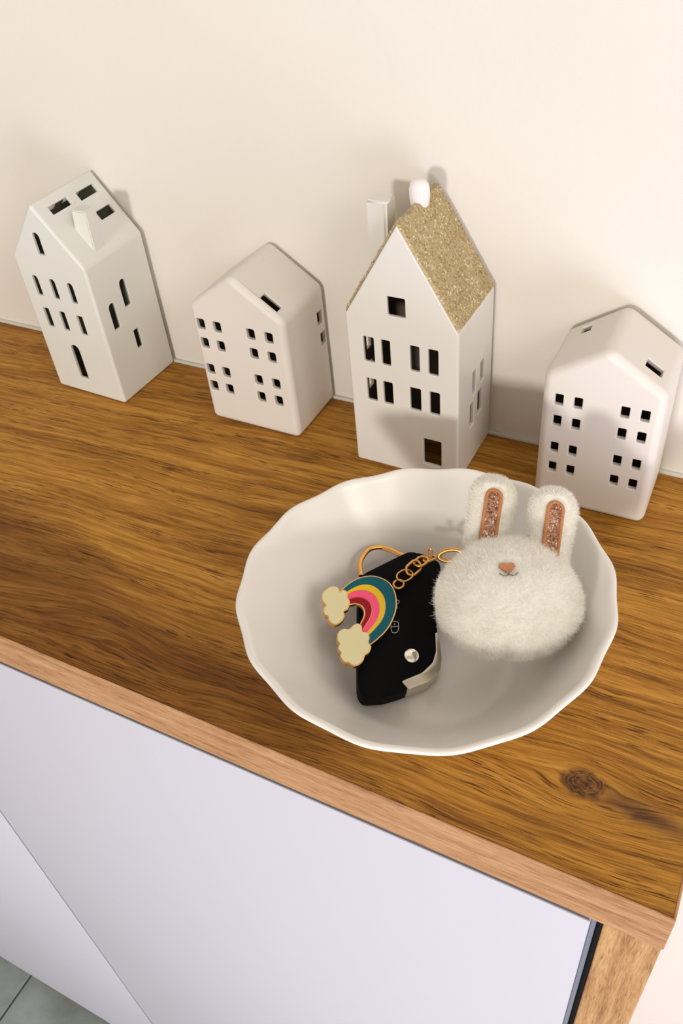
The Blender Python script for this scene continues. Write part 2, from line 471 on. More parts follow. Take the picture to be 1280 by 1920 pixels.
# ================================================================== HOUSES
def arch(u0, u1, z0, z1, n=7):
    r = (u1 - u0) / 2; c = (u0 + u1) / 2
    return [(u0, z0), (u1, z0)] + [(c + r * math.cos(a), z1 - r + r * math.sin(a)) for a in [math.pi * i / n for i in range(n + 1)]]
def rect(u0, u1, z0, z1, r=0.0, n=3):
    if r <= 0: return [(u0, z0), (u1, z0), (u1, z1), (u0, z1)]
    out = []
    for cx, cy, a0 in ((u1 - r, z0 + r, -90), (u1 - r, z1 - r, 0), (u0 + r, z1 - r, 90), (u0 + r, z0 + r, 180)):
        for i in range(n + 1):
            a = math.radians(a0 + 90 * i / n); out.append((cx + r * math.cos(a), cy + r * math.sin(a)))
    return out
mm = 0.001
def house(label, x, y, wd, d, th, e, a, rad, seg, t, mat, front, right, roof_r, roof_l, left=(), rim=0.0006, group=None, inside='inside'):
    """gabled ceramic house, hollow and open underneath; origin at the middle of its back bottom edge"""
    root = thing('ceramic_house', label, 'ornament', (x, y, ZT), th)
    h = wd / 2
    bm = prism_bm([(-h, 0), (h, 0), (h, e), (0, a), (-h, e)], -d, 0, axes=lambda u, z, v: (u, v, z))
    bmesh.ops.recalc_face_normals(bm, faces=bm.faces)
    bmesh.ops.bevel(bm, geom=bm.edges[:], offset=rad, segments=seg, affect='EDGES', profile=0.5)
    o = bm_obj('body', bm, mat, root)
    sl_ = Vector((h, a - e)).length
    k = t * sl_ / h
    cut = prism_bm([(-h + t, -0.01), (h - t, -0.01), (h - t, e - t * 0.3), (0, a - k), (-h + t, e - t * 0.3)], -d + t, -t, axes=lambda u, z, v: (u, v, z))
    boolean(o, cut)
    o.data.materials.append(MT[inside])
    for p in o.data.polygons:      # the inside, given a darker colour than the outer faces
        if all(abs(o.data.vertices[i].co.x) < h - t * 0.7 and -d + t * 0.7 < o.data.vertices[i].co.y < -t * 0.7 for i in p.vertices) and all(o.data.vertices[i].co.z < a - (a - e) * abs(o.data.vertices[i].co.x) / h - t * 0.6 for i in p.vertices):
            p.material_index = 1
    cut = bmesh.new()
    D1, D0 = -d - 0.003, -d + t + 0.002
    for p in front: prism_bm([(u * mm, z * mm) for u, z in p], D1, D0, cut, lambda u, z, v: (u, v, z))
    for p in right: prism_bm([(v * mm, z * mm) for v, z in p], h - t - 0.002, h + 0.003, cut, lambda v, z, u: (u, v, z))
    for p in left: prism_bm([(v * mm, z * mm) for v, z in p], -h + t + 0.002, -h - 0.003, cut, lambda v, z, u: (u, v, z))
    ux, uz = h / sl_, -(a - e) / sl_          # down-slope direction of the right roof
    nx, nz = -uz, ux                           # its outward normal
    for p in roof_r:   # (distance below the ridge, v)
        prism_bm([(s * mm, v * mm) for s, v in p], -t * 1.6 - 0.002, 0.004, cut, lambda s, v, q: (ux * s + nx * q, v, a + uz * s + nz * q))
    for p in roof_l:
        prism_bm([(s * mm, v * mm) for s, v in p], -t * 1.6 - 0.002, 0.004, cut, lambda s, v, q: (-ux * s - nx * q, v, a + uz * s + nz * q))
    boolean(o, cut, bevel=rim)
    wn(o, 50)
    return root, o

# house 1 : arched windows, three roof slots and a wedge chimney
F1 = [arch(-5.2, -0.1, 93.5, 106.6)]
F1 += [arch(u, u + 4.5, 66.1, 78.9) for u in (-17.7, -4.4, 9.3)]
F1 += [rect(u, u + 4.8, 45.2, 57.8) for u in (-17.9, -5.2, 8.7)]
F1 += [arch(-5.1, 1.6, 11.7, 35.4)]
R1 = [arch(-40.8, -35.7, 46.3, 63.0), arch(-28.0, -22.8, 54.8, 72.0), rect(-27.2, -22.7, 26.1, 38.8)]
sl1 = math.hypot(0.0273, 0.0332)
def rr(k0, k1, v0, v1): return [(k0, v0), (k1, v0), (k1, v1), (k0, v1)]
# slope distance from u: s = u / cos
c1 = 0.0273 / sl1
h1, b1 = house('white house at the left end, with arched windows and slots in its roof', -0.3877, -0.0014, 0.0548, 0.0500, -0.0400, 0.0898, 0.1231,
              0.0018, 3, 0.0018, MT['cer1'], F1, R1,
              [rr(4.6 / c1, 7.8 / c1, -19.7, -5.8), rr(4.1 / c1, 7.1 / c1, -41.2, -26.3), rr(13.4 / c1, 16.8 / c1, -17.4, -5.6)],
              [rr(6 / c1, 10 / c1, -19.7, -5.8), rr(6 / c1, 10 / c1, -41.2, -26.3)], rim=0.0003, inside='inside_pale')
cb = prism_bm([(0.0140, 0.104), (0.0246, 0.0925), (0.0258, 0.1163), (0.0157, 0.1160)], -0.0363, -0.0275, axes=lambda u, z, v: (u, v, z))
bmesh.ops.recalc_face_normals(cb, faces=cb.faces)
bmesh.ops.bevel(cb, geom=cb.edges[:], offset=0.0006, segments=2, affect='EDGES')
wn(bm_obj('chimney', cb, MT['cer1'], h1), 60)

# house 2 : low, sixteen small square windows, one roof hole
def grid(us, zs, w_, h_, r): return [rect(u, u + w_, z - h_, z, r) for u in us for z in zs]
F2 = grid((-26.4, -15.8, 5.6, 16.9), (67.4, 55.5, 38.5, 27.2), 5.1, 6.4, 0.9)
R2 = [rect(-10.0, -4.6, 54.2, 62.3, 0.5), rect(-8.6, -3.2, 40.7, 48.6, 0.5)]
L2 = [rect(-36.5, -30.5, 53.0, 66.0, 1.0)]
c2 = 0.02985 / math.hypot(0.02985, 0.0209)
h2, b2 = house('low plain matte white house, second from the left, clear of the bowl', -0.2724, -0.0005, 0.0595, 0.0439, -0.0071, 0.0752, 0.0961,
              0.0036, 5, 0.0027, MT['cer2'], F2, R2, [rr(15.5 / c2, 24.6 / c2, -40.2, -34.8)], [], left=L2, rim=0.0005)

# house 3 : tall glazed house with glitter roof
F3 = [rect(-6.3, 2.8, 93.0, 102.9, 0.7)]
F3 += [rect(u, u + w_, 64.8, 79.0, 0.6) for u, w_ in ((-20.4, 5.7), (-10.8, 4.8), (4.4, 4.9), (13.9, 5.1))]
F3 += [rect(u, u + w_, 41.6, 55.0, 0.6) for u, w_ in ((-20.1, 5.4), (-10.9, 5.2), (3.7, 5.9), (14.3, 5.3))]
F3 += [rect(10.3, 20.2, 8.4, 25.0, 0.6)]
R3 = [rect(-16.4, -11.8, 44.5, 56.8, 0.5), rect(-27.2, -22.8, 43.0, 57.3, 0.5), rect(-19.4, -13.1, 26.0, 40.6, 0.5), rect(-29.8, -24.9, 24.8, 39.5, 0.5)]
L3 = [rect(-40.5, -35.0, 60.0, 74.0, 0.5), rect(-30.0, -25.0, 60.0, 74.0, 0.5), rect(-40.5, -35.0, 36.0, 52.0, 0.5), rect(-30.0, -25.0, 36.0, 52.0, 0.5)]
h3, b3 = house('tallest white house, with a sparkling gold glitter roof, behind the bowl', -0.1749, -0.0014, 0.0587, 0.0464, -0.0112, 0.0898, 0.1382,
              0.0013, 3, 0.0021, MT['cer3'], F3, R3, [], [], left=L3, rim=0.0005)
h, a, e, d = 0.02935, 0.1382, 0.0898, 0.0464
s3 = math.hypot(h, a - e)
for sg in (1, -1):
    bm = bmesh.new(); NU, NV = 90, 70
    ux, uz = sg * h / s3, -(a - e) / s3
    nx, nz = (-uz if sg > 0 else uz), abs(ux)
    nrm = Vector((sg * (a - e) / s3, 0, h / s3))
    gv = {}
    for i in range(NU + 1):
        for j in range(NV + 1):
            s = s3 * (0.003 + 0.985 * i / NU); v = -d + 0.0004 + (d - 0.0012) * j / NV
            edge = min(i, NU - i, j, NV - j)
            q = 0.00035 + (0 if edge == 0 else 0.00045 * random.random()) + (0.0004 if edge > 0 else -0.0005)
            gv[i, j] = bm.verts.new(Vector((ux * s, v, a + uz * s)) + nrm * q)
    for i in range(NU):
        for j in range(NV):
            bm.faces.new((gv[i, j], gv[i + 1, j], gv[i + 1, j + 1], gv[i, j + 1]))
    # loose coarse grains standing proud
    for _ in range(420):
        s = s3 * random.uniform(0.02, 0.975); v = random.uniform(-d + 0.001, -0.001)
        c = Vector((ux * s, v, a + uz * s)) + nrm * 0.0009
        mt = Matrix.Translation(c) @ Matrix.Rotation(random.uniform(0, 6.3), 4, Vector((random.random(), random.random(), random.random())).normalized())
        bmesh.ops.create_cube(bm, size=random.uniform(0.0005, 0.0010), matrix=mt @ Matrix.Diagonal((1, random.uniform(.4, 1), 0.5, 1)))
    ro = bm_obj('glitter_roof', bm, MT['gold_glit'], h3)
    ro['label'] = 'gold glitter coating of the roof slope'
ch = prism_bm([(-0.0228, 0.0985), (-0.0130, 0.1155), (-0.0124, 0.1392), (-0.0232, 0.1395)], -0.0300, -0.0195, axes=lambda u, z, v: (u, v, z))
bmesh.ops.recalc_face_normals(ch, faces=ch.faces)
bmesh.ops.bevel(ch, geom=ch.edges[:], offset=0.0011, segments=3, affect='EDGES')
wn(bm_obj('chimney', ch, MT['cer3'], h3), 60)
# small domed, pearly chimney pot straddling the ridge
cp = bmesh.new()
prof = [(0.0036, 0.0), (0.0044, 0.0012), (0.0048, 0.004), (0.0048, 0.0080), (0.0043, 0.0102), (0.0030, 0.0117), (0.0012, 0.0123)]
rings = [[cp.verts.new((r * math.cos(t), r * 0.8 * math.sin(t), z)) for t in [2 * math.pi * k / 28 for k in range(28)]] for r, z in prof]
for A, B in zip(rings, rings[1:]):
    for k in range(28): cp.faces.new((A[k], A[(k + 1) % 28], B[(k + 1) % 28], B[k]))
cp.faces.new(rings[-1]); cp.faces.new(rings[0][::-1])
cpo = bm_obj('chimney_pot', cp, MT['cerg'], h3, smooth=60, loc=(-0.0005, -0.0200, 0.1352))
boolean(cpo, box_bm(0.0030, 0.006, -0.0030, -0.0021, 0.0035, 0.0085))
cpo.data.shade_smooth(); cpo.data.set_sharp_from_angle(angle=math.radians(50))

# house 4 : low, right end
F4 = grid((-21.0, -12.3, 8.5, 17.2), (66.6, 54.7, 39.0, 27.0), 3.9, 6.0, 0.6)
R4 = [rect(-12.0, -7.0, 53.6, 61.6, 0.5)]
c4 = 0.0271 / math.hypot(0.0271, 0.0177)
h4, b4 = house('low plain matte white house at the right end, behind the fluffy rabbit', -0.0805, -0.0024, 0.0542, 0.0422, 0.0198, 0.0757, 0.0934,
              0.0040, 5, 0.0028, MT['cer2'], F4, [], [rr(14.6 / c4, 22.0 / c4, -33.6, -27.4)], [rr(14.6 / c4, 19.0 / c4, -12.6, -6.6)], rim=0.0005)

# ================================================================== BOWL
CX, CY, HB = -0.1154, -0.1624, 0.050
bowl = thing('bowl', 'glossy white ceramic bowl with a scalloped rim holding keys and a fluffy rabbit', 'bowl', (CX, CY, ZT))
def rim_r(t):
    return 0.0700 - 0.00002 * math.cos(2 * t) + 0.00061 * math.sin(2 * t) - 0.00106 * math.cos(3 * t) - 0.00050 * math.cos(16 * (t + math.radians(4)))
def inner_z(r): return 0.0060 + (0 if r < 0.034 else 0.044 * ((r - 0.034) / 0.036) ** 1.25)
NT_ = 384
bm = bmesh.new()
prof = []
for r in (0.004, 0.012, 0.020, 0.028, 0.032): prof.append(('i', r, 0.006))
for k in range(1, 25):
    u = k / 24; prof.append(('i', 0.034 + 0.036 * (u ** 0.8), 0.006 + 0.044 * (u ** 0.8) ** 1.25))
prof += [('r', 0.0712, 0.0508), ('r', 0.0722, 0.0506), ('r', 0.0727, 0.0497)]
for k in range(23, -1, -1):
    u = k / 24; prof.append(('o', 0.036 + 0.0367 * (u ** 0.75), 0.004 + 0.0455 * (u ** 0.75) ** 1.2))
prof += [('o', 0.0355, 0.0), ('o', 0.0335, 0.0), ('o', 0.0325, 0.0022), ('o', 0.004, 0.0022)]
rings = []
for kind, r, z in prof:
    ring = []
    w_ = max(0.0, (r - 0.036) / 0.0345) ** 1.5
    for j in range(NT_):
        t = 2 * math.pi * j / NT_
        dr = (rim_r(t) - 0.07) * min(1, w_)
        dz = 0.00025 * math.cos(16 * (t + math.radians(4))) * min(1, w_)
        ring.append(bm.verts.new(((r + dr) * math.cos(t), (r + dr) * math.sin(t), z - dz)))
    rings.append(ring)
for A, B in zip(rings, rings[1:]):
    for j in range(NT_): bm.faces.new((A[j], A[(j + 1) % NT_], B[(j + 1) % NT_], B[j]))
bm.faces.new(rings[0]); bm.faces.new(rings[-1][::-1])
bm_obj('bowl_body', bm, MT['bowl'], bowl, smooth=80)

# ================================================================== CAR KEY
kO = Vector((-0.12805, -0.16147, 0.02425 + ZT))
ke1 = Vector((0.88223, 0.4461, -0.15054)).normalized(); ke2 = Vector((-0.40898, 0.88453, 0.22439)).normalized(); kn_ = ke1.cross(ke2)
KM = Matrix(((ke1.x, ke2.x, kn_.x, kO.x), (ke1.y, ke2.y, kn_.y, kO.y), (ke1.z, ke2.z, kn_.z, kO.z), (0, 0, 0, 1)))
key = thing('car_key', 'black folding car key with silver corner lying in the bowl', 'key')
key.matrix_world = KM
def kp(pts): return [(u * mm, v * mm) for u, v in pts]
face = [(-16.6, -21.8), (-16.4, -31.3), (-14.3, -35.2), (-6.0, -34.4), (3.2, -31.1), (0.55, -27.4), (9.2, -23.3), (13.6, -18.8), (15.1, -13.8), (15.1, -4.8), (14.1, 5.5), (12.8, 18.6), (12.0, 26.6), (9.2, 32.8), (5.6, 33.1), (2.3, 31.4), (-14.6, 20.8), (-16.7, 15.8)]
def round_poly(pts, r, n=4):
    out = []; k = len(pts)
    for i in range(k):
        p = Vector(pts[i]); a_ = Vector(pts[i - 1]) - p; b_ = Vector(pts[(i + 1) % k]) - p
        q = min(r, a_.length * .45, b_.length * .45)
        s_ = p + a_.normalized() * q; e_ = p + b_.normalized() * q
        for j in range(n + 1):
            t = j / n; out.append(tuple((1 - t) ** 2 * s_ + 2 * t * (1 - t) * p + t * t * e_))
    return out
bm = prism_bm(kp(round_poly(face, 2.2)), -0.0085, 0.0, bev=0.0009, seg=3, bevel_top_only=True)
bm_obj('key_shell', bm, MT['black'], key, smooth=40)
low = [(-15.8, -21.8), (-15.6, -30.8), (-13.5, -34.4), (-6.0, -33.6), (4.0, -30.0), (12.0, -26.0), (16.6, -21.0), (17.4, -14.8), (16.8, -5.0), (16.4, 7.5), (16.8, 18.0), (19.4, 25.0), (19.6, 29.8), (14.5, 33.4), (9.2, 34.8), (2.3, 31.0), (-13.8, 20.2), (-15.9, 15.4)]
bm = prism_bm(kp(round_poly(low, 2.0)), -0.0105, -0.0035, bev=0.0010, seg=3)
bm_obj('key_back', bm, MT['black'], key, smooth=40)
cres = [(0.75, -27.3), (9.33, -23.2), (13.8, -18.6), (15.3, -13.6), (15.3, -5.5), (16.2, -5.0), (17.0, -9.0), (17.6, -16.5), (16.7, -21.9), (11.9, -26.9), (3.6, -30.6)]
bm = prism_bm(kp(round_poly(cres, 0.9)), -0.0095, -0.0006, bev=0.0005, seg=2, bevel_top_only=True)
o = bm_obj('corner_trim', bm, MT['silver'], key, smooth=40); o['label'] = 'satin silver corner trim'
bm = bmesh.new()
pr = [(0.0031, -0.0006), (0.0032, 0.0004), (0.0029, 0.0008), (0.0022, 0.0007), (0.0012, 0.0010), (0.0004, 0.0011)]
rg = [[bm.verts.new((0.0051 + r * math.cos(t), -0.0166 + r * math.sin(t), z + (0.00012 * math.sin(3 * t + r * 2500) if 0.0005 < r < 0.0027 else 0))) for t in [2 * math.pi * k / 36 for k in range(36)]] for r, z in pr]
for A, B in zip(rg, rg[1:]):
    for k in range(36): bm.faces.new((A[k], A[(k + 1) % 36], B[(k + 1) % 36], B[k]))
bm.faces.new(rg[-1])
o = bm_obj('release_button', bm, MT['chrome'], key, smooth=50); o['label'] = 'round chrome release button'
def stroke(name, paths, r, mat, parent, z=0.00005):
    b_ = bmesh.new()
    for pts, cl in paths: tube_bm([(u * mm, v * mm, z) for u, v in pts], r, 6, cl, b_, up=(0, 0, 1), flat=0.4)
    return bm_obj(name, b_, mat, parent)
lock = smooth_poly([(-3.0, -2.1), (-2.3, -1.5), (-0.6, -1.4), (0.1, -2.1), (0.0, -4.9), (-0.7, -6.3), (-2.3, -6.5), (-2.9, -5.2)], 5)
stroke('lock_symbol', [([p[:] for p in lock], True), ([(-2.9, -3.9), (0.0, -3.5)], False), ([(-1.55, -2.3), (-1.5, -3.1)], False)], 0.00016, MT['print'], key)
stroke('unlock_symbol', [([p[:] for p in smooth_poly([(-1.6, 8.4), (-0.2, 8.6), (0.6, 8.2), (0.3, 7.1), (-0.6, 6.8)], 5, False)], False), ([(-1.6, 6.2), (-0.3, 6.1), (-0.4, 4.6)], False)], 0.00016, MT['print'], key)

# gold split ring behind the key
ring = thing('key_ring', 'flat gold split ring sticking up behind the car key', 'ring')
rp = [(-0.1515, -0.1480, 0.0270), (-0.1547, -0.1425, 0.0280), (-0.1552, -0.1385, 0.0285), (-0.1545, -0.1345, 0.0290), (-0.1525, -0.1318, 0.0290), (-0.1501, -0.1300, 0.0285)]
rp2 = [(-0.1501, -0.1300, 0.0281), (-0.1470, -0.1292, 0.0275), (-0.1425, -0.1292, 0.0265), (-0.1372, -0.1292, 0.0250), (-0.1330, -0.1310, 0.0215), (-0.1330, -0.1350, 0.0170), (-0.1370, -0.1410, 0.0150)]
P1 = [(p.x, p.y, p.z + ZT) for p in smooth_poly(rp, 6, False)]
P2 = [(p.x, p.y, p.z + ZT) for p in smooth_poly(rp2, 6, False)]
bm_obj('ring_wire', tube_bm(P1, 0.00115, 10, flat=0.9, bm=None, up=(0.2, -0.3, .9)), MT['gold'], ring, smooth=50)
bm_obj('ring_wire', tube_bm(P2, 0.00120, 10, flat=0.6, up=(0.2, -0.3, .9)), MT['gold'], ring, smooth=50)

# ================================================================== RAINBOW CHARM
ch_o = thing('rainbow_charm', 'gold and enamel rainbow charm with two cream clouds on a chain', 'keychain')
ch_o.matrix_world = KM @ Matrix.Translation((0, 0, 0.0045 - 0.0008))
outer = [(-24.5, 9.0), (-21.7, 12.4), (-18.1, 15.3), (-13.9, 17.05), (-9.65, 17.3), (-5.45, 15.7), (-2.85, 12.85), (-1.36, 8.2), (-1.46, 2.4), (-3.35, -3.4), (-5.7, -7.5), (-8.8, -11.0), (-12.3, -14.2)]
b12 = [(-21.9, 9.3), (-18.6, 11.7), (-14.9, 13.2), (-11.2, 13.0), (-8.4, 11.1), (-6.3, 7.9), (-5.7, 3.9), (-6.2, -0.2), (-7.7, -3.7), (-9.75, -6.6), (-12.6, -10.1)]
b23 = [(-21.7, 7.7), (-19.1, 9.6), (-15.4, 10.5), (-12.3, 9.85), (-9.7, 7.8), (-8.2, 4.3), (-8.0, 0.9), (-9.0, -2.6), (-10.8, -5.5), (-13.3, -9.0)]
b34 = [(-21.3, 5.85), (-18.0, 7.0), (-14.9, 6.8), (-12.3, 5.0), (-11.2, 1.9), (-11.8, -1.6), (-13.6, -5.1), (-15.3, -8.0)]
inn = [(-20.8, 3.6), (-18.0, 4.3), (-15.4, 3.4), (-14.2, 1.1), (-14.3, -1.7), (-15.6, -4.9)]
cl1 = [(-24.8, 8.7), (-23.2, 9.7), (-21.9, 8.9), (-21.6, 6.5), (-20.7, 4.3), (-21.55, 1.3), (-23.1, 0.1), (-22.9, -2.2), (-24.0, -4.5), (-26.3, -6.0), (-28.6, -4.7), (-29.1, -2.5), (-30.6, -1.7), (-30.9, 0.8), (-30.0, 2.3), (-31.6, 4.3), (-31.7, 7.2), (-30.5, 9.3), (-27.9, 11.2), (-25.6, 10.7)]
cl2 = [(-18.6, -6.2), (-17.1, -5.4), (-15.75, -6.3), (-15.3, -8.8), (-13.3, -9.3), (-12.55, -11.2), (-12.9, -13.4), (-11.9, -15.3), (-12.8, -17.7), (-14.3, -18.9), (-15.0, -21.1), (-16.7, -23.0), (-18.7, -23.5), (-20.5, -22.4), (-22.2, -22.2), (-23.7, -20.15), (-23.5, -18.3), (-24.7, -16.7), (-24.1, -14.5), (-25.1, -12.9), (-24.7, -9.8), (-22.9, -8.1), (-20.4, -8.0)]
def resamp(pts, n=40):
    P = smooth_poly(pts, 8, False); L = [0]
    for a_, b_ in zip(P, P[1:]): L.append(L[-1] + (b_ - a_).length)
    out = []; j = 0
    for i in range(n + 1):
        s = L[-1] * i / n
        while j < len(L) - 2 and L[j + 1] < s: j += 1
        t = (s - L[j]) / max(1e-9, L[j + 1] - L[j]); out.append(P[j].lerp(P[j + 1], t))
    return out
def band(name, A, B, z0, z1, mat, shrink=0.0, parent=ch_o):
    A, B = resamp(A), resamp(B); A2, B2 = [], []
    for a_, b_ in zip(A, B):
        dd = (b_ - a_).normalized() * shrink
        A2.append(a_ + dd); B2.append(b_ - dd)
    return bm_obj(name, prism_bm([(p.x * mm, p.y * mm) for p in A2 + B2[::-1]], z0, z1), mat, parent, smooth=30)
def offset(pts, k):
    out = []; n = len(pts)
    ar = sum(pts[i][0] * pts[(i + 1) % n][1] - pts[(i + 1) % n][0] * pts[i][1] for i in range(n)); sg = 1 if ar > 0 else -1
    for i in range(n):
        t = (Vector(pts[(i + 1) % n]) - Vector(pts[i - 1])).normalized()
        out.append((pts[i][0] + t.y * k * sg, pts[i][1] - t.x * k * sg))
    return out
def lobes(pts): return [(p.x, p.y) for p in smooth_poly(pts, 6)]
def grow(A, k):
    A = resamp(A); out = []
    for i, p in enumerate(A):
        t = (A[min(i + 1, 40)] - A[max(i - 1, 0)]).normalized(); out.append((p.x - t.y * k, p.y + t.x * k))
    return out
band('metal_base', grow(outer, 0.35), grow(inn, -0.45), -0.0018, 0.0, MT['goldrim'])
for i, (nm_, A, B, c_) in enumerate((('teal_band', outer, b12, 'teal'), ('yellow_band', b12, b23, 'yellow'), ('pink_band', b23, b34, 'pink'), ('red_band', b34, inn, 'red'))):
    o = band(nm_, A, B, -0.0005, 0.00022, MT[c_], 0.14)
    o['label'] = nm_.replace('_', ' ') + ' of the rainbow'
for c_ in (cl1, cl2):
    L_ = lobes(c_)
    o = bm_obj('cloud', prism_bm(kp(offset(L_, 0.40)), -0.0018, 0.00035, bev=0.0002, seg=2, bevel_top_only=True), MT['goldrim'], ch_o, smooth=40)
    o['label'] = 'small scalloped cloud, gold edged'
    bm_obj('enamel', prism_bm(kp(offset(L_, -0.10)), -0.0005, 0.00062), MT['cream'], o)
# eye of the charm, jump ring and chain (local mm: u, v, height)
def oval(c, ax, bx, L_, W_, r, name, parent, n=40, gap=False):
    c, ax, bx = Vector(c), Vector(ax).normalized(), Vector(bx)
    bx = (bx - ax * bx.dot(ax)).normalized(); pts = []
    for k in range(n):
        t = 2 * math.pi * k / n; cu, su = math.cos(t), math.sin(t)
        st = max(0, L_ - W_)
        pts.append((c + ax * (W_ / 2 * cu + (st / 2 if cu > 0 else -st / 2)) + bx * (W_ / 2 * su)) * mm)
    return bm_obj(name, tube_bm(pts, r * mm, 8, True), MT['gold'], parent, smooth=60)
oval((0.1, 14.4, -0.3), (1, 1, 0), (1, -1, 0.2), 4.4, 4.0, 0.55, 'hanging_eye', ch_o)
oval((2.6, 18.0, 1.0), (1, .8, 0), (1, -1, 0.45), 7.0, 6.0, 0.42, 'jump_ring', ch_o)
oval((6.3, 21.4, 1.8), (1, 1.1, 0.0), (1, -.9, -0.5), 7.6, 4.8, 0.58, 'chain_link', ch_o)
oval((9.7, 25.0, 1.6), (1, 1, -0.1), (0.9, -1, 0.6), 6.6, 5.0, 0.58, 'chain_link', ch_o)
oval((13.4, 26.4, 1.6), (1, .5, 0.0), (.5, -1, 0.9), 5.8, 3.6, 0.55, 'chain_link', ch_o)
oval((13.3, 28.4, 2.4), (0.0, 1, 0.6), (1, 0, .2), 4.4, 1.8, 0.5, 'chain_link', ch_o)

# ================================================================== RABBIT POMPOM
bv = thing('rabbit_pompom', 'fluffy cream wool rabbit head keychain with glittery rose gold ears', 'toy', (0, 0, ZT))
rt = Vector(R[0]); up = -Vector(R[1]); fw = Vector(R[2])
fc = (-fw * 0.93 + up * 0.30).normalized()          # where the face looks
axx = rt.normalized(); axy = fc.cross(axx).normalized()
BC = Vector((-0.0848, -0.1525, 0.0468))
def brot(v): return axx * v[0] + axy * v[1] + fc * v[2]
AX = (0.0268, 0.0226, 0.0195)
def bsurf(d):
    """surface point of the head for a unit direction: flattened ball with chin dent and face dimple"""
    k = 1.0 - 0.10 * math.exp(-((d.x + 0.12) ** 2 + (d.y - 0.34) ** 2) / 0.035) * (d.z > 0)
    k -= 0.07 * math.exp(-((d.x + 0.12) ** 2 / 0.006 + (d.y + 0.98) ** 2 / 0.02))
    k += 0.035 * mnoise.noise(d * 3.1) + 0.02 * mnoise.noise(d * 7.7)
    wide = 1.0 + 0.06 * (-d.y)
    return Vector((d.x * AX[0] * k * wide, d.y * AX[1] * k, d.z * AX[2] * k))
bm = bmesh.new(); bmesh.ops.create_icosphere(bm, subdivisions=5, radius=1)
for v in bm.verts: v.co = BC + brot(bsurf(v.co.normalized()) * 0.985)
head = bm_obj('head', bm, MT['woolcore'], bv, smooth=180)

def strands(name, roots, norms, lens, width, mat, parent, spread=0.6, curl=0.5):
    """wool fibres: thin tapered ribbons, one mesh"""
    n = len(roots)
    roots = np.asarray(roots); norms = np.asarray(norms); lens = np.asarray(lens)[:, None]
    dirn = norms + rng.normal(0, spread, (n, 3)); dirn /= np.linalg.norm(dirn, axis=1, keepdims=True)
    c1_ = rng.normal(0, curl, (n, 3)); c2_ = rng.normal(0, curl, (n, 3))
    p0 = roots - norms * 0.0004
    p1 = roots + dirn * lens * 0.4
    d2 = dirn + c1_; d2 /= np.linalg.norm(d2, axis=1, keepdims=True)
    p2 = p1 + d2 * lens * 0.33
    d3 = d2 + c2_; d3 /= np.linalg.norm(d3, axis=1, keepdims=True)
    p3 = p2 + d3 * lens * 0.30
    sd = np.cross(dirn, rng.normal(0, 1, (n, 3))); sd /= np.linalg.norm(sd, axis=1, keepdims=True); sd *= width / 2
    V = np.stack([p0 - sd, p0 + sd, p1 - sd * .9, p1 + sd * .9, p2 - sd * .7, p2 + sd * .7, p3], 1).reshape(-1, 3)
    b_ = np.arange(n)[:, None] * 7
    q = np.concatenate([b_ + np.array([[0, 1, 3, 2]]), b_ + np.array([[2, 3, 5, 4]])]).reshape(-1)
    t3 = (b_ + np.array([[4, 5, 6]])).reshape(-1)
    me = bpy.data.meshes.new(name)
    me.vertices.add(len(V)); me.vertices.foreach_set('co', V.astype(np.float32).ravel())
    li = np.concatenate([q, t3]).astype(np.int32); nq = 2 * n; ntri = n
    me.loops.add(len(li)); me.loops.foreach_set('vertex_index', li)
    st = np.concatenate([np.arange(nq) * 4, nq * 4 + np.arange(ntri) * 3]).astype(np.int32)
    me.polygons.add(nq + ntri); me.polygons.foreach_set('loop_start', st)
    me.update(calc_edges=True); me.validate()
    o = link(name, me, mat, parent)
    o['kind'] = 'stuff'
    return o
def fib(n):
    i = np.arange(n) + .5; ph = np.arccos(1 - 2 * i / n); th_ = np.pi * (1 + 5 ** .5) * i
    return np.stack([np.cos(th_) * np.sin(ph), np.sin(th_) * np.sin(ph), np.cos(ph)], 1)
roots, norms, lens = [], [], []
for d in fib(52000):
    d = Vector(d); s = bsurf(d)
    nn = Vector((d.x / AX[0], d.y / AX[1], d.z / AX[2])).normalized()
    cv = d * 5.5; cl_ = Vector((mnoise.noise(cv), mnoise.noise(cv + Vector((9, 0, 0))), mnoise.noise(cv + Vector((0, 7, 0))))) * 0.9
    roots.append(BC + brot(s)); norms.append(brot((nn + cl_).normalized()))
    near = math.exp(-((s.x + 0.0034) ** 2 + (s.y - 0.0075) ** 2) / 0.0045 ** 2) if s.z > 0 else 0
    lens.append((0.0017 + 0.0017 * random.random() + 0.0009 * mnoise.noise(d * 9) + (0.0018 if random.random() < 0.03 else 0)) * (1 - 0.72 * near))
strands('fur', roots, norms, lens, 0.00011, MT['wool'], head, 0.55, 0.7)

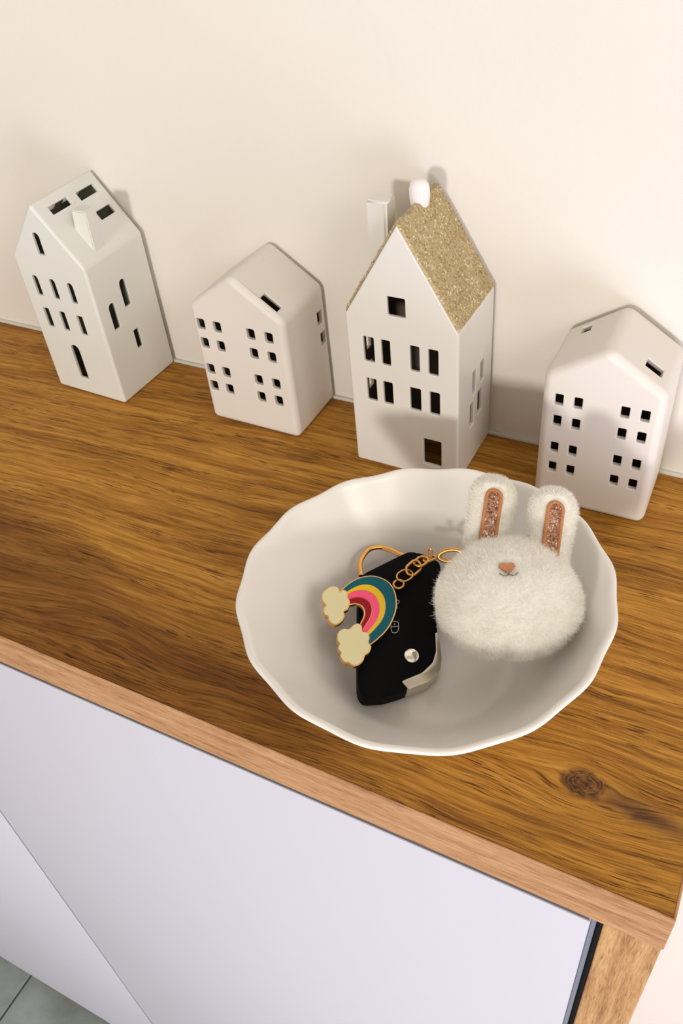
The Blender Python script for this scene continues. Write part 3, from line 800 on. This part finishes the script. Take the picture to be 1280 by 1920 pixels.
def bunny_ear(base, tip, wid, thick):
    base, tip = Vector(base), Vector(tip)
    ay = (tip - base).normalized(); L_ = (tip - base).length
    az = (-fw - ay * (-fw).dot(ay)).normalized(); ax_ = ay.cross(az).normalized()
    cen = base
    def pos(x, y, z): return cen + ax_ * x + ay * y + az * z
    def wprof(y):   # half width along the ear, rounded tip
        y = max(-0.006, min(L_, y)); k = L_ - wid * 0.5
        w0 = wid * 0.5 * (0.86 + 0.14 * min(1, max(0, y / L_ * 1.4)))
        return w0 if y < k else w0 * math.sqrt(max(0, 1 - ((y - k) / (L_ - k)) ** 2))
    bm = bmesh.new(); NY, NA = 30, 28; rg_ = []
    for i in range(NY):
        y = -0.006 + (L_ + 0.006) * (1 - (1 - i / (NY - 1)) ** 1.3)
        w_ = max(wprof(y), 0.00002); tz = thick / 2 * min(1, w_ / (wid * .3))
        rg_.append([bm.verts.new(pos(w_ * math.cos(t), y, tz * math.sin(t))) for t in [2 * math.pi * k / NA for k in range(NA)]])
    for A, B in zip(rg_, rg_[1:]):
        for k in range(NA): bm.faces.new((A[k], A[(k + 1) % NA], B[(k + 1) % NA], B[k]))
    bm.faces.new(rg_[0][::-1]); bm.faces.new(rg_[-1])
    ear = bm_obj('ear', bm, MT['woolcore'], bv, smooth=180)
    ro, no, le = [], [], []
    for _ in range(15000):
        y = random.uniform(-0.004, L_); w_ = wprof(y); t = random.uniform(0, 2 * math.pi)
        if random.random() < 0.3: y = L_ - abs(random.gauss(0, .3)) * wid * .5; w_ = wprof(y)
        tz = thick / 2 * min(1, w_ / (wid * .3))
        x_, z_ = w_ * math.cos(t), tz * math.sin(t)
        if z_ > 0 and abs(x_) < 0.0043 and y < L_ - 0.0040: continue
        ty_ = max(0, (y - (L_ - wid * .5)) / (wid * .5))
        nn = (ax_ * math.cos(t) * 0.8 * (1 - .3 * ty_) + az * math.sin(t) * 1.2 + ay * (0.15 + ty_)).normalized()
        ro.append(pos(x_, y, z_)); no.append(nn); le.append(0.0013 + 0.0013 * random.random())
    strands('fur', ro, no, le, 0.00010, MT['wool'], ear, 0.5, 0.6)
    # stitched tan border and glitter strip
    zt = thick / 2
    def pill(hw, y1, z0, z1, dome=0.0):
        pts = [(-hw, -0.004), (hw, -0.004)] + [(hw * math.cos(a_), y1 - hw + hw * math.sin(a_)) for a_ in [math.pi * k / 14 for k in range(15)]]
        return prism_bm(pts, z0, z1, axes=lambda x, y, z: tuple(pos(x, y, z)), bev=0.00025, seg=2, bevel_top_only=True)
    y1 = L_ - 0.0062
    rm = bmesh.new()
    path = [(-0.0029, -0.004 + i * 0.00035) for i in range(int((y1 - 0.0029 + 0.004) / 0.00035))]
    path += [(-0.0029 * math.cos(a_), y1 - 0.0029 + 0.0029 * math.sin(a_)) for a_ in [math.pi * k / 30 for k in range(31)]]
    path += [(0.0029, y) for y in [p[1] for p in path[:int((y1 - 0.0029 + 0.004) / 0.00035)]][::-1]]
    tube_bm([pos(x, y, zt + 0.0004) for x, y in path], [0.00070 + 0.00014 * (k % 2) for k in range(len(path))], 8, False, rm, up=tuple(az))
    bm_obj('stitched_border', rm, MT['felt'], ear, smooth=40)
    bm_obj('felt_backing', pill(0.0033, y1, zt - 0.0012, zt + 0.0001), MT['felt'], ear)
    # glitter strip: crumpled foil grid
    gm = bmesh.new(); NX_, NY_ = 16, 60; gv_ = {}
    for i in range(NX_ + 1):
        for j in range(NY_ + 1):
            y = -0.004 + (y1 - 0.0006 + 0.004) * j / NY_; hw = 0.0023
            if y > y1 - 0.0029: hw = 0.0023 * math.sqrt(max(0.02, 1 - ((y - (y1 - 0.0029)) / 0.0029) ** 2))
            gv_[i, j] = gm.verts.new(pos(-hw + 2 * hw * i / NX_, y, zt + 0.0004 + random.uniform(0, 0.00038)))
    for i in range(NX_):
        for j in range(NY_): gm.faces.new((gv_[i, j], gv_[i + 1, j], gv_[i + 1, j + 1], gv_[i, j + 1]))
    o = bm_obj('glitter_strip', gm, MT['rose_glit'], ear); o['label'] = 'rose gold glitter strip'
bunny_ear((-0.1008, -0.1340, 0.0555), (-0.1050, -0.1128, 0.0695), 0.0182, 0.0066)
bunny_ear((-0.0765, -0.1318, 0.0560), (-0.0808, -0.1108, 0.0692), 0.0182, 0.0066)

# nose and mouth sit in the dimple
def face_pt(x, y, lift):
    d = Vector((x / AX[0], y / AX[1], 0)); d.z = math.sqrt(max(0, 1 - d.x ** 2 - d.y ** 2)); d.normalize()
    s = bsurf(d); s.z += lift
    return BC + brot(s)
NXc, NYc = -0.0034, 0.0088
heart = []
for k in range(28):
    t = 2 * math.pi * k / 28
    hx_ = 16 * math.sin(t) ** 3; hy_ = 13 * math.cos(t) - 5 * math.cos(2 * t) - 2 * math.cos(3 * t) - math.cos(4 * t)
    heart.append((hx_ / 16 * 0.0030, hy_ / 16 * 0.0023))
nb = face_pt(NXc, NYc, 0.0)
nbm = prism_bm(heart, -0.001, 0.0013, axes=lambda a_, b_, q: tuple(nb + brot((a_, b_, q))), bev=0.0004, seg=3, bevel_top_only=True)
bm_obj('nose', nbm, MT['nose'], bv, smooth=50)
mb = bmesh.new()
for sx in (-1, 1):
    pth = [face_pt(NXc + sx * 0.0036 * t_ + 0.0003, NYc - 0.0030 - 0.0012 * math.sin(math.pi * t_), 0.0004) for t_ in [i / 8 for i in range(9)]]
    tube_bm(pth, 0.00024, 6, False, mb)
bm_obj('mouth', mb, MT['mouth'], bv, smooth=60)
# gold clasp ring joining the rabbit to the chain
cr = [KM.inverted() @ Vector((0, 0, 0))]
cpts = []
cc = Vector((-0.1178, -0.1290, 0.0350)); a1 = Vector((0.90, 0.35, 0.22)).normalized(); a2 = Vector((-0.25, 0.45, 0.85)); a2 = (a2 - a1 * a2.dot(a1)).normalized()
for k in range(40):
    t = 2 * math.pi * k / 40; cpts.append(cc + a1 * 0.0050 * math.cos(t) + a2 * 0.0024 * math.sin(t))
bm_obj('clasp_ring', tube_bm(cpts, 0.0010, 10, True), MT['gold'], bv, smooth=60)
